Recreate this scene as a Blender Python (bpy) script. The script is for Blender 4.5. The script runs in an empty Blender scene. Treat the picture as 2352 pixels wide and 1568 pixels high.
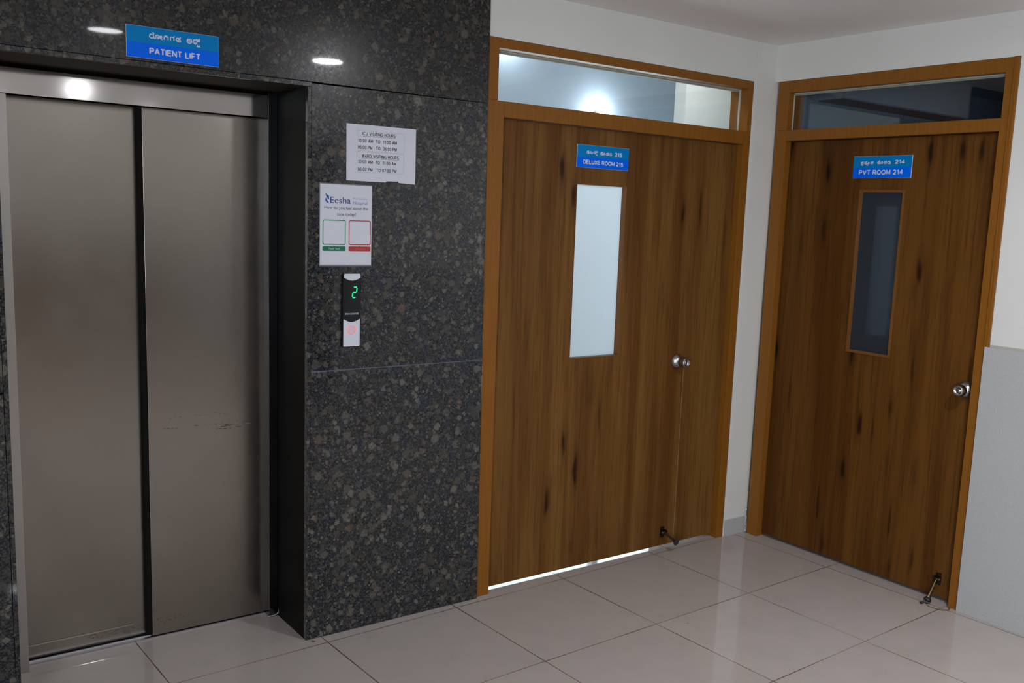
import bpy, bmesh, math, random
from mathutils import Vector, Matrix

R = math.radians
SC = bpy.context.scene
COL = SC.collection
random.seed(7)

# ------------------------------------------------------------------ camera
YAW, PITCH, ROLL = R(37.14456), R(-8.48130), R(2.25855)
FPX, PPX, PPY = 2199.0, 56.0, 38.1
f = Vector((math.sin(YAW)*math.cos(PITCH), math.cos(YAW)*math.cos(PITCH), math.sin(PITCH)))
r0 = Vector((math.cos(YAW), -math.sin(YAW), 0)); u0 = r0.cross(f)
rr = math.cos(ROLL)*r0 + math.sin(ROLL)*u0
uu = -math.sin(ROLL)*r0 + math.cos(ROLL)*u0
cd = bpy.data.cameras.new('camera'); cam = bpy.data.objects.new('camera', cd); COL.objects.link(cam)
cd.sensor_fit = 'HORIZONTAL'; cd.sensor_width = 36.0
cd.lens = FPX/2352*36; cd.shift_x = -PPX/2352; cd.shift_y = PPY/2352
cd.clip_start = 0.02
M = Matrix((rr, uu, -f)).transposed().to_4x4(); M.translation = Vector((-1.4571, -3.31403, 1.66859))
cam.matrix_world = M
SC.camera = cam

# ------------------------------------------------------------------ world, daylight and fill lights, exposure
SC.view_settings.view_transform = 'Standard'; SC.view_settings.look = 'None'
SC.view_settings.gamma = 1.0; SC.view_settings.use_curve_mapping = False
SC.view_settings.exposure = 1.0
W = bpy.data.worlds.new('sky'); SC.world = W; W.use_nodes = True
W.node_tree.nodes['Background'].inputs[0].default_value = (0.60, 0.75, 1.0, 1)
W.node_tree.nodes['Background'].inputs[1].default_value = 0.4

LIGHT_E = 205.0        # ceiling panel radiance
FILL_W = 165.0          # fill light at the added hall window (watts)
ROOM_E = 42.0         # lamps in room 215

def area(name, loc, rot, sx, sy, watts, colr, spread=R(180)):
    l = bpy.data.lights.new(name, 'AREA'); l.shape = 'RECTANGLE'; l.size = sx; l.size_y = sy
    l.energy = watts; l.color = colr; l.spread = spread
    o = bpy.data.objects.new(name, l); COL.objects.link(o); o.location = loc; o.rotation_euler = rot
    return o
# fill light at an unseen hall window, added to raise the ambient level
area('hall_fill_light', (-4.30, -5.6, 1.55), (0, R(-90), 0), 1.3, 2.1, FILL_W, (0.86, 0.92, 1.0))
# faint blue fill light added deep in the dark room 214, no window built
area('dim_room_fill', (6.3, -1.6, 1.5), (0, R(90), 0), 0.9, 0.9, 0.55, (0.45, 0.65, 1.0))

# daylight at the window of the lit room 215
area('room_window_daylight', (3.4, 2.36, 1.185), (R(-90), 0, 0), 2.1, 1.0, 24.0, (0.86, 0.94, 1.0))

# ------------------------------------------------------------------ constants
H = 2.5684            # ceiling
XR = 2.528            # right wall plane
GX, GY, GA, TILE = 0.6508, -0.0366, 0.03284, 0.6

# ------------------------------------------------------------------ mesh helpers
class MB:
    """collects shapes into one mesh"""
    def __init__(s): s.bm = bmesh.new()
    def box(s, x0, x1, y0, y1, z0, z1, mi=0, bev=0.0):
        t = bmesh.new()
        bmesh.ops.create_cube(t, size=1.0)
        for v in t.verts:
            v.co = Vector(((x0+x1)/2+v.co.x*(x1-x0), (y0+y1)/2+v.co.y*(y1-y0), (z0+z1)/2+v.co.z*(z1-z0)))
        if bev > 0:
            bmesh.ops.bevel(t, geom=list(t.edges), offset=bev, segments=2, profile=0.5, affect='EDGES')
        s._add(t, mi); return s
    def hexa(s, pts, mi=0, bev=0.0):
        """8 points: bottom 4 (ccw seen from above) then top 4"""
        t = bmesh.new(); v = [t.verts.new(p) for p in pts]
        for q in ((3,2,1,0),(4,5,6,7),(0,1,5,4),(1,2,6,5),(2,3,7,6),(3,0,4,7)): t.faces.new([v[i] for i in q])
        if bev > 0: bmesh.ops.bevel(t, geom=list(t.edges), offset=bev, segments=2, profile=0.5, affect='EDGES')
        s._add(t, mi); return s
    def prism(s, poly, y0, y1, mi=0, bev=0.0):
        """polygon in (x,z) extruded from y0 (front) to y1"""
        t = bmesh.new()
        a = [t.verts.new((x, y0, z)) for x, z in poly]; b = [t.verts.new((x, y1, z)) for x, z in poly]
        n = len(poly); t.faces.new(a); t.faces.new(b[::-1])
        for i in range(n): t.faces.new((a[i], b[i], b[(i+1) % n], a[(i+1) % n]))
        bmesh.ops.recalc_face_normals(t, faces=list(t.faces))
        if bev > 0:
            ed = [e for e in t.edges if abs(e.verts[0].co.y-y0) < 1e-6 and abs(e.verts[1].co.y-y0) < 1e-6]
            bmesh.ops.bevel(t, geom=ed, offset=bev, segments=2, profile=0.5, affect='EDGES')
        s._add(t, mi); return s
    def lathe(s, prof, org, axis, n=40, mi=0):
        """profile [(radius, distance along axis)]"""
        ax = Vector(axis).normalized(); a = ax.orthogonal().normalized(); b = ax.cross(a); o = Vector(org)
        t = bmesh.new(); rings = []
        for rad, d in prof:
            if rad < 1e-6: rings.append([t.verts.new(o+ax*d)])
            else: rings.append([t.verts.new(o+ax*d+(a*math.cos(2*math.pi*k/n)+b*math.sin(2*math.pi*k/n))*rad) for k in range(n)])
        for p, q in zip(rings, rings[1:]):
            for k in range(n):
                k2 = (k+1) % n
                if len(p) == 1 and len(q) == 1: continue
                if len(p) == 1: t.faces.new((p[0], q[k], q[k2]))
                elif len(q) == 1: t.faces.new((p[k], q[0], p[k2]))
                else: t.faces.new((p[k], q[k], q[k2], p[k2]))
        bmesh.ops.recalc_face_normals(t, faces=list(t.faces))
        for fc in t.faces: fc.smooth = True
        s._add(t, mi); return s
    def tube(s, pts, rads, n=14, mi=0, flat=1.0):
        """swept tube through points with per-point radius; flat squashes the second cross axis"""
        P = [Vector(p) for p in pts]; t = bmesh.new(); rings = []
        ref = None
        for i, p in enumerate(P):
            d = (P[min(i+1, len(P)-1)]-P[max(i-1, 0)]).normalized()
            if ref is None: ref = d.orthogonal().normalized()
            a = (ref-d*ref.dot(d)).normalized(); b = d.cross(a); ref = a
            rd = rads[i] if isinstance(rads, (list, tuple)) else rads
            rings.append([t.verts.new(p+(a*math.cos(2*math.pi*k/n)+b*flat*math.sin(2*math.pi*k/n))*rd) for k in range(n)])
        for p, q in zip(rings, rings[1:]):
            for k in range(n): t.faces.new((p[k], p[(k+1) % n], q[(k+1) % n], q[k]))
        t.faces.new(rings[0][::-1]); t.faces.new(rings[-1])
        bmesh.ops.recalc_face_normals(t, faces=list(t.faces))
        for fc in t.faces: fc.smooth = len(fc.verts) == 4
        s._add(t, mi); return s
    def flat(s, poly, y, mi=0):
        t = bmesh.new(); t.faces.new([t.verts.new((x, y, z)) for x, z in poly])
        s._add(t, mi); return s
    def _add(s, t, mi):
        for fc in t.faces: fc.material_index = mi
        me = bpy.data.meshes.new('tmp'); t.to_mesh(me); t.free()
        s.bm.from_mesh(me); bpy.data.meshes.remove(me)
    def build(s, name, mats, parent=None, loc=None):
        me = bpy.data.meshes.new(name); s.bm.to_mesh(me); s.bm.free()
        for m in (mats if isinstance(mats, (list, tuple)) else [mats]): me.materials.append(m)
        o = bpy.data.objects.new(name, me); COL.objects.link(o)
        if loc: o.location = loc
        if parent: o.parent = parent
        return o

def empty(name, loc=(0, 0, 0), rz=0.0):
    o = bpy.data.objects.new(name, None); COL.objects.link(o); o.location = loc; o.rotation_euler = (0, 0, rz)
    o.empty_display_size = 0.1
    return o
def tag(o, label=None, cat=None, group=None, kind=None):
    if label: o['label'] = label
    if cat: o['category'] = cat
    if group: o['group'] = group
    if kind: o['kind'] = kind
    return o

# ------------------------------------------------------------------ material helpers
class N:
    def __init__(s, name):
        s.m = bpy.data.materials.new(name); s.m.use_nodes = True; s.t = s.m.node_tree
        s.n = s.t.nodes; s.b = s.n['Principled BSDF']; s.out = s.n['Material Output']
    def add(s, typ, **kw):
        x = s.n.new(typ)
        for k, v in kw.items(): setattr(x, k, v)
        return x
    def link(s, a, b): s.t.links.new(a, b)
    def put(s, sock, v):
        if hasattr(v, 'links') or hasattr(v, 'is_linked'): s.link(v, sock)
        elif isinstance(v, (tuple, list)) and len(v) == 3 and sock.type == 'RGBA': sock.default_value = (*v, 1)
        else: sock.default_value = v
    def math(s, op, a, b=None, c=None, clamp=False):
        x = s.add('ShaderNodeMath', operation=op, use_clamp=clamp)
        s.put(x.inputs[0], a)
        if b is not None: s.put(x.inputs[1], b)
        if c is not None: s.put(x.inputs[2], c)
        return x.outputs[0]
    def mix(s, fac, a, b, blend='MIX'):
        x = s.add('ShaderNodeMix', data_type='RGBA', blend_type=blend)
        s.put(x.inputs[0], fac); s.put(x.inputs[6], a); s.put(x.inputs[7], b)
        return x.outputs[2]
    def coords(s, scale=(1, 1, 1), rot=(0, 0, 0), loc=(0, 0, 0)):
        c = s.add('ShaderNodeTexCoord'); mp = s.add('ShaderNodeMapping')
        mp.inputs['Scale'].default_value = scale; mp.inputs['Rotation'].default_value = rot; mp.inputs['Location'].default_value = loc
        s.link(c.outputs['Object'], mp.inputs['Vector']); return mp.outputs[0]
    def noise(s, vec, scale, detail=4, rough=0.55, dist=0.0):
        x = s.add('ShaderNodeTexNoise'); s.link(vec, x.inputs['Vector'])
        x.inputs['Scale'].default_value = scale; x.inputs['Detail'].default_value = detail
        x.inputs['Roughness'].default_value = rough; x.inputs['Distortion'].default_value = dist
        return x.outputs[0]
    def voro(s, vec, scale, feature='F1', rnd=1.0):
        x = s.add('ShaderNodeTexVoronoi', feature=feature); s.link(vec, x.inputs['Vector'])
        x.inputs['Scale'].default_value = scale; x.inputs['Randomness'].default_value = rnd
        return x
    def step(s, v, a, b, o0=0.0, o1=1.0):
        x = s.add('ShaderNodeMapRange', interpolation_type='SMOOTHSTEP'); s.put(x.inputs[0], v)
        for i, q in enumerate((a, b, o0, o1)): x.inputs[i+1].default_value = q
        return x.outputs[0]
    def sep(s, v):
        x = s.add('ShaderNodeSeparateXYZ'); s.link(v, x.inputs[0]); return x.outputs
    def bump(s, h, strength, dist=0.002):
        x = s.add('ShaderNodeBump'); s.put(x.inputs['Height'], h)
        x.inputs['Strength'].default_value = strength; x.inputs['Distance'].default_value = dist
        s.link(x.outputs[0], s.b.inputs['Normal'])
    def set(s, **kw):
        al = dict(color='Base Color', rough='Roughness', metal='Metallic', spec='Specular IOR Level', coat='Coat Weight', coatr='Coat Roughness')
        for k, v in kw.items(): s.put(s.b.inputs[al.get(k, k)], v)
        return s

def plain(name, c, rough=0.5, metal=0.0, spec=0.5, **kw):
    return N(name).set(color=c, rough=rough, metal=metal, spec=spec, **kw).m
def emit(name, c, e):
    k = N(name); k.set(color=(0.02, 0.02, 0.02)); k.b.inputs['Emission Color'].default_value = (*c, 1)
    k.b.inputs['Emission Strength'].default_value = e; return k.m

def granite(name='polished_granite', shade=1.0):
    k = N(name); co = k.coords(rot=(0.3, 0.5, 0.2))
    nz = k.add('ShaderNodeTexNoise'); k.link(co, nz.inputs['Vector']); nz.inputs['Scale'].default_value = 62; nz.inputs['Detail'].default_value = 5; nz.inputs['Roughness'].default_value = 0.7
    def warp(amount):
        va = k.add('ShaderNodeVectorMath', operation='MULTIPLY_ADD'); k.link(nz.outputs['Color'], va.inputs[0])
        va.inputs[1].default_value = (amount,)*3; k.link(co, va.inputs[2]); return va.outputs[0]
    fine = k.noise(co, 170, 5, 0.75)
    grit = k.noise(co, 420, 3, 0.7)
    cool = k.noise(co, 16, 4, 0.55)
    dark = k.mix(k.step(cool, 0.42, 0.62), (0.0032, 0.0032, 0.0038), (0.0028, 0.0034, 0.0075))
    mid = k.mix(k.step(cool, 0.42, 0.62), (0.058, 0.057, 0.056), (0.049, 0.055, 0.074))
    base = k.mix(k.step(fine, 0.43, 0.66), dark, mid)
    for sc, wp, cut, amt in ((98, 0.016, 0.52, 0.85), (47, 0.022, 0.62, 0.95), (29, 0.026, 0.72, 0.92)):
        v = k.voro(warp(wp), sc); c = k.sep(v.outputs['Color'])
        m = k.math('MULTIPLY', k.step(c[0], cut, cut+0.05), k.step(v.outputs['Distance'], 0.60, 0.38))
        m = k.math('MULTIPLY', k.math('MULTIPLY', m, amt), k.step(fine, 0.32, 0.56, 0.38, 1.0))
        tone = k.mix(k.math('POWER', c[2], 2.2), (0.036, 0.033, 0.028), (0.135, 0.122, 0.102))
        tone = k.mix(k.math('MULTIPLY', k.step(c[1], 0.90, 0.94), 0.75), tone, (0.098, 0.066, 0.052))
        base = k.mix(m, base, tone)
    base = k.mix(k.step(grit, 0.61, 0.72, 0.0, 0.72), base, (0.19, 0.20, 0.225))
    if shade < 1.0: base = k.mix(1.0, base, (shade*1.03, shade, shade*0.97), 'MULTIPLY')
    k.set(color=base, rough=k.step(k.noise(co, 160, 3), 0.3, 0.7, 0.18, 0.28), spec=0.20, coat=0.5, coatr=0.03)
    return k.m

def steel(name, c, rough, aniso=0.6, smudge=0.06):
    k = N(name); co = k.coords()
    streak = k.noise(k.coords(scale=(0.8, 1, 260)), 3.0, 4, 0.6)
    sm = k.noise(co, 3.2, 5, 0.62, 0.4)
    rg = k.math('ADD', k.step(streak, 0.3, 0.7, rough-0.004, rough+0.004), k.step(sm, 0.42, 0.72, -smudge*0.4, smudge))
    colr = k.mix(k.step(streak, 0.25, 0.75), tuple(x*0.985 for x in c), tuple(min(1, x*1.015) for x in c))
    colr = k.mix(k.step(sm, 0.45, 0.75, 0.0, 0.22), colr, tuple(x*0.84 for x in c))
    k.set(color=colr, rough=rg, metal=1.0, Anisotropic=aniso)
    tg = k.add('ShaderNodeCombineXYZ'); tg.inputs[2].default_value = 1.0
    k.link(tg.outputs[0], k.b.inputs['Tangent'])
    return k.m

def wood(name, c0, c1, dark, seed):
    k = N(name); L = (seed*3.1, 0, seed*1.7)
    g1 = k.noise(k.coords(scale=(26, 1, 0.9), loc=L), 3.0, 5, 0.62, 0.5)
    g2 = k.noise(k.coords(scale=(7.5, 1, 0.30), loc=L), 1.0, 4, 0.6, 0.5)
    g3 = k.noise(k.coords(scale=(170, 1, 3.5), loc=L), 2.0, 3, 0.6)
    c = k.mix(k.step(g2, 0.36, 0.64), c0, c1)
    c = k.mix(k.step(g1, 0.46, 0.72, 0.0, 0.50), c, dark)
    c = k.mix(k.step(g3, 0.48, 0.75, 0.0, 0.20), c, tuple(x*0.5 for x in c0))
    # dark vertical knots: stretched cells of which only a part carries a knot
    wob = k.add('ShaderNodeTexNoise'); k.link(k.coords(scale=(14, 1, 4.0), loc=L), wob.inputs['Vector']); wob.inputs['Scale'].default_value = 2.0; wob.inputs['Detail'].default_value = 4
    fac = 1.0
    for sx, sz, cut, amt in ((13.0, 3.0, 0.76, 0.85), (22.0, 2.2, 0.84, 0.60)):
        va = k.add('ShaderNodeVectorMath', operation='MULTIPLY_ADD'); k.link(wob.outputs['Color'], va.inputs[0])
        va.inputs[1].default_value = (0.30, 0, 0.35); k.link(k.coords(scale=(sx, 0.001, sz), loc=(L[0]*sx, 0, L[2])), va.inputs[2])
        v = k.voro(va.outputs[0], 1.0); cc = k.sep(v.outputs['Color'])
        d = k.math('SUBTRACT', v.outputs['Distance'], k.math('MULTIPLY', g1, 0.14))
        core = k.math('MULTIPLY', k.step(d, 0.17, 0.0), k.step(cc[0], cut, cut+0.06))
        halo = k.math('MULTIPLY', k.step(d, 0.42, 0.05), k.step(cc[0], cut-0.08, cut+0.1))
        c = k.mix(k.math('MULTIPLY', halo, 0.42*amt), c, dark)
        c = k.mix(k.math('MULTIPLY', core, amt), c, tuple(x*0.36 for x in dark))
    k.set(color=c, rough=k.step(g1, 0.3, 0.7, 0.36, 0.46), spec=0.14)
    k.bump(g3, 0.04, 0.001)
    return k.m

def floor_tile():
    k = N('polished_floor_tile'); c = k.add('ShaderNodeTexCoord'); p = k.sep(c.outputs['Object'])
    ca, sa = math.cos(GA), math.sin(GA)
    dx = k.math('SUBTRACT', p[0], GX); dy = k.math('SUBTRACT', p[1], GY)
    a = k.math('DIVIDE', k.math('ADD', k.math('MULTIPLY', dx, ca), k.math('MULTIPLY', dy, sa)), TILE)
    b = k.math('DIVIDE', k.math('SUBTRACT', k.math('MULTIPLY', dy, ca), k.math('MULTIPLY', dx, sa)), TILE)
    def dist(q):
        fr = k.math('FRACT', k.math('ADD', q, 100.5)); return k.math('MULTIPLY', k.math('ABSOLUTE', k.math('SUBTRACT', fr, 0.5)), TILE)
    g = k.math('MINIMUM', dist(a), dist(b))
    wob = k.noise(c.outputs['Object'], 2.3, 3, 0.6)
    fine = k.noise(c.outputs['Object'], 40, 3, 0.6)
    wd = k.math('ADD', k.step(wob, 0.35, 0.70, 0.0007, 0.0025), k.math('MULTIPLY', fine, 0.0007))
    line = k.math('LESS_THAN', g, wd)
    gcol = k.mix(wob, (0.115, 0.058, 0.022), (0.11, 0.085, 0.062))
    cell = k.add('ShaderNodeCombineXYZ'); k.link(k.math('FLOOR', a), cell.inputs[0]); k.link(k.math('FLOOR', b), cell.inputs[1])
    wn = k.add('ShaderNodeTexWhiteNoise', noise_dimensions='3D'); k.link(cell.outputs[0], wn.inputs['Vector'])
    base = k.mix(wn.outputs['Value'], (0.465, 0.405, 0.38), (0.50, 0.44, 0.415))
    mott = k.noise(c.outputs['Object'], 6, 6, 0.62)
    base = k.mix(k.step(mott, 0.40, 0.66, 0.0, 0.30), base, (0.42, 0.375, 0.355))
    vo = k.add('ShaderNodeVectorMath', operation='ADD'); k.link(c.outputs['Object'], vo.inputs[0]); k.link(wn.outputs['Color'], vo.inputs[1])
    vn = k.noise(vo.outputs[0], 4.2, 7, 0.60, 1.1)
    vein = k.math('MULTIPLY', k.step(k.math('ABSOLUTE', k.math('SUBTRACT', vn, 0.5)), 0.006, 0.0), k.step(mott, 0.52, 0.66))
    base = k.mix(k.math('MULTIPLY', vein, 0.45), base, (0.27, 0.24, 0.225))
    sp = k.voro(c.outputs['Object'], 3.1)
    base = k.mix(k.math('MULTIPLY', k.step(sp.outputs['Distance'], 0.012, 0.006), 0.8), base, (0.09, 0.06, 0.05))
    k.set(color=k.mix(line, base, gcol), rough=k.mix(line, (0.05,)*3, (0.7,)*3), spec=0.42)
    k.bump(k.math('MULTIPLY', line, -1.0), 0.35, 0.001)
    return k.m

def paint(name, c, rough=0.55, mottle=0.03):
    k = N(name); co = k.coords()
    m = k.noise(co, 2.5, 5, 0.6)
    k.set(color=k.mix(k.step(m, 0.35, 0.65), tuple(x*(1-mottle) for x in c), c), rough=rough, spec=0.35)
    k.bump(k.noise(co, 90, 4, 0.6), 0.06, 0.002)
    return k.m

def dado():
    k = N('grey_wall_tile'); co = k.coords()
    gr = k.noise(k.coords(scale=(1, 1, 1)), 130, 4, 0.65)
    c = k.mix(k.step(gr, 0.36, 0.66), (0.415, 0.405, 0.405), (0.445, 0.44, 0.445))
    c = k.mix(k.step(k.noise(co, 30, 4, 0.7), 0.55, 0.75, 0, 0.25), c, (0.415, 0.405, 0.40))
    k.set(color=c, rough=0.42, spec=0.4); return k.m

MT = dict(
    granite=granite(), lintelgranite=granite('lintel_granite', 0.72), shadedgranite=plain('shade_darkened_granite', (0.0042, 0.0034, 0.0030), 0.5, spec=0.05), soffit=plain('unpolished_soffit', (0.040, 0.032, 0.026), 0.6, spec=0.15),
    steel=steel('brushed_steel', (0.315, 0.285, 0.253), 0.225, 0.0, 0.03),
    header=steel('bright_steel', (0.47, 0.45, 0.435), 0.09, 0.3, 0.01),
    jamb=steel('dim_reflection_steel', (0.125, 0.125, 0.14), 0.16, 0.1),  # dim reflection on the right jamb put into the steel colour
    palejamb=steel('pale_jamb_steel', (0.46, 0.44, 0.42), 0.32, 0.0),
    white=paint('white_wall_paint', (0.69, 0.675, 0.65)),
    ceil=paint('ceiling_paint', (0.85, 0.815, 0.80)),
    tile=floor_tile(), dado=dado(),
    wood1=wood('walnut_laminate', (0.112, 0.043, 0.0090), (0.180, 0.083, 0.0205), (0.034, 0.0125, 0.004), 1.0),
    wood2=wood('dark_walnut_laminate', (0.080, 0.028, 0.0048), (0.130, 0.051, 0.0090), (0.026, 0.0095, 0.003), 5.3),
    frame=None,
    chrome=plain('satin_steel', (0.42, 0.41, 0.40), 0.27, 1.0),
    keyhole=plain('keyhole_black', (0.01, 0.01, 0.01), 0.4),
    brass=plain('antique_brass', (0.15, 0.115, 0.065), 0.42, 1.0),
    darkmetal=plain('blackened_metal', (0.045, 0.035, 0.025), 0.35, 0.9),
    palescuff=plain('pale_scuff', (.15, .135, .125), .5, 0.3),
    gapshade=plain('gap_shade_black', (0.006, 0.0055, 0.005), 0.8, spec=0.1),
    rubber=plain('black_rubber', (0.018, 0.019, 0.022), 0.55),
    black=plain('gloss_black', (0.004, 0.004, 0.006), 0.12),
    panelwhite=plain('panel_white', (0.62, 0.64, 0.72), 0.35),
    paper=plain('paper_white', (0.62, 0.62, 0.70), 0.75, spec=0.2),
    film=plain('laminate_film', (0.16, 0.17, 0.18), 0.25),
    ink=plain('black_ink', (0.02, 0.02, 0.025), 0.7),
    greyink=plain('grey_ink', (0.12, 0.11, 0.14), 0.7),
    linegrey=plain('line_grey', (0.26, 0.26, 0.30), 0.7),
    navy=plain('navy_ink', (0.045, 0.045, 0.24), 0.6),
    paleblue=plain('pale_blue_ink', (0.17, 0.21, 0.42), 0.6),
    logoteal=plain('logo_teal', (0.005, 0.085, 0.19), 0.6),
    logoblue=plain('logo_blue', (0.008, 0.08, 0.34), 0.6),
    green=plain('print_green', (0.0, 0.145, 0.062), 0.55),
    red=plain('print_red', (0.40, 0.022, 0.018), 0.55),
    teal=plain('sign_teal', (0.0, 0.195, 0.52), 0.3, spec=0.1),
    blue=plain('sign_blue', (0.0, 0.13, 0.86), 0.3, spec=0.1),
    letter=plain('sign_lettering', (0.58, 0.60, 0.78), 0.4),
    acrylic=plain('acrylic_edge', (0.62, 0.66, 0.72), 0.3),
    sealant=plain('pale_sealant', (0.42, 0.40, 0.34), 0.6),
    putty=plain('white_putty', (0.60, 0.60, 0.60), 0.8),
    crack=plain('dark_crack', (0.05, 0.045, 0.045), 0.9),
    grout=plain('brown_grout', (0.16, 0.095, 0.045), 0.8),
    alu=plain('aluminium', (0.50, 0.50, 0.54), 0.3, 1.0),
    rust=plain('rust', (0.045, 0.026, 0.012), 0.8),
    bluewall=paint('grey_blue_paint', (0.36, 0.43, 0.52), 0.30),
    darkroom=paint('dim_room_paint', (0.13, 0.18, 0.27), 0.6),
    blackwood=plain('black_cupboard', (0.015, 0.015, 0.018), 0.5),
    bead=None, led=emit('green_led', (0.0, 1.0, 0.26), 0.75), redled=emit('red_led', (1.0, 0.10, 0.10), 0.75),
    lamp=emit('ceiling_diffuser', (0.94, 0.965, 1.0), LIGHT_E), lampdim=emit('dimmer_ceiling_diffuser', (0.94, 0.965, 1.0), LIGHT_E*0.5), lampweak=emit('weak_ceiling_diffuser', (0.94, 0.965, 1.0), LIGHT_E*0.10), lampfaint=emit('faint_ceiling_diffuser', (0.94, 0.965, 1.0), LIGHT_E*0.2), bulb=emit('lit_bulb', (0.93, 0.97, 1.0), ROOM_E), roomlamp=emit('room_fill_diffuser', (0.90, 0.96, 1.0), 17.0), roomfill2=emit('bright_room_fill_diffuser', (0.90, 0.96, 1.0), 22.0),
)
def frame_paint(name, c):
    k = N(name); g = k.noise(k.coords(scale=(30, 30, 1.5)), 3.0, 4, 0.6)
    k.set(color=k.mix(k.step(g, 0.35, 0.7), c, tuple(x*0.86 for x in c)), rough=0.36, spec=0.22); k.bump(g, 0.03, 0.001); return k.m
MT['frame'] = frame_paint('brown_frame_enamel', (0.235, 0.087, 0.0110))
MT['bead'] = frame_paint('orange_wood_bead', (0.17, 0.070, 0.018))
def fresnel(k, ior):
    g = k.add('ShaderNodeNewGeometry'); fr = k.add('ShaderNodeFresnel')
    k.put(fr.inputs[0], k.math('MULTIPLY_ADD', g.outputs['Backfacing'], 1.0/ior-ior, ior)); return fr
def glass(name, tint, rough, refl=1.0):
    k = N(name); k.n.remove(k.b)
    tr = k.add('ShaderNodeBsdfTransparent'); tr.inputs[0].default_value = (*tint, 1)
    gl = k.add('ShaderNodeBsdfGlossy'); gl.inputs['Roughness'].default_value = rough; gl.inputs[0].default_value = (refl, refl, refl, 1)
    fr = fresnel(k, 1.45)
    mx = k.add('ShaderNodeMixShader'); k.link(fr.outputs[0], mx.inputs[0]); k.link(tr.outputs[0], mx.inputs[1]); k.link(gl.outputs[0], mx.inputs[2])
    k.link(mx.outputs[0], k.out.inputs[0]); return k.m
def frosted(name, c, trans):
    """sand-blasted pane: scatters light through and back"""
    k = N(name); k.n.remove(k.b)
    tl = k.add('ShaderNodeBsdfTranslucent'); tl.inputs[0].default_value = (*c, 1)
    df = k.add('ShaderNodeBsdfDiffuse'); df.inputs[0].default_value = (*[x*0.25 for x in c], 1)
    m1 = k.add('ShaderNodeMixShader'); m1.inputs[0].default_value = trans; k.link(df.outputs[0], m1.inputs[1]); k.link(tl.outputs[0], m1.inputs[2])
    gl = k.add('ShaderNodeBsdfGlossy'); gl.inputs['Roughness'].default_value = 0.12
    fr = fresnel(k, 1.35)
    mx = k.add('ShaderNodeMixShader'); k.link(fr.outputs[0], mx.inputs[0]); k.link(m1.outputs[0], mx.inputs[1]); k.link(gl.outputs[0], mx.inputs[2])
    k.link(mx.outputs[0], k.out.inputs[0]); return k.m
MT['clear'] = glass('clear_glass', (0.93, 0.96, 0.95), 0.02)
def hazed(name, tint, veil, c):
    k = N(name); k.n.remove(k.b)
    tr = k.add('ShaderNodeBsdfTransparent'); tr.inputs[0].default_value = (*tint, 1)
    df = k.add('ShaderNodeBsdfDiffuse'); df.inputs[0].default_value = (*c, 1)
    m1 = k.add('ShaderNodeMixShader'); m1.inputs[0].default_value = veil; k.link(tr.outputs[0], m1.inputs[1]); k.link(df.outputs[0], m1.inputs[2])
    gl = k.add('ShaderNodeBsdfGlossy'); gl.inputs['Roughness'].default_value = 0.10
    mx = k.add('ShaderNodeMixShader'); k.link(fresnel(k, 1.4).outputs[0], mx.inputs[0]); k.link(m1.outputs[0], mx.inputs[1]); k.link(gl.outputs[0], mx.inputs[2])
    k.link(mx.outputs[0], k.out.inputs[0]); return k.m
MT['smoke'] = hazed('hazed_grey_glass', (0.55, 0.62, 0.70), 0.42, (0.052, 0.062, 0.076))
MT['frosted'] = frosted('frosted_glass', (0.90, 0.95, 0.98), 0.92)

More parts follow.
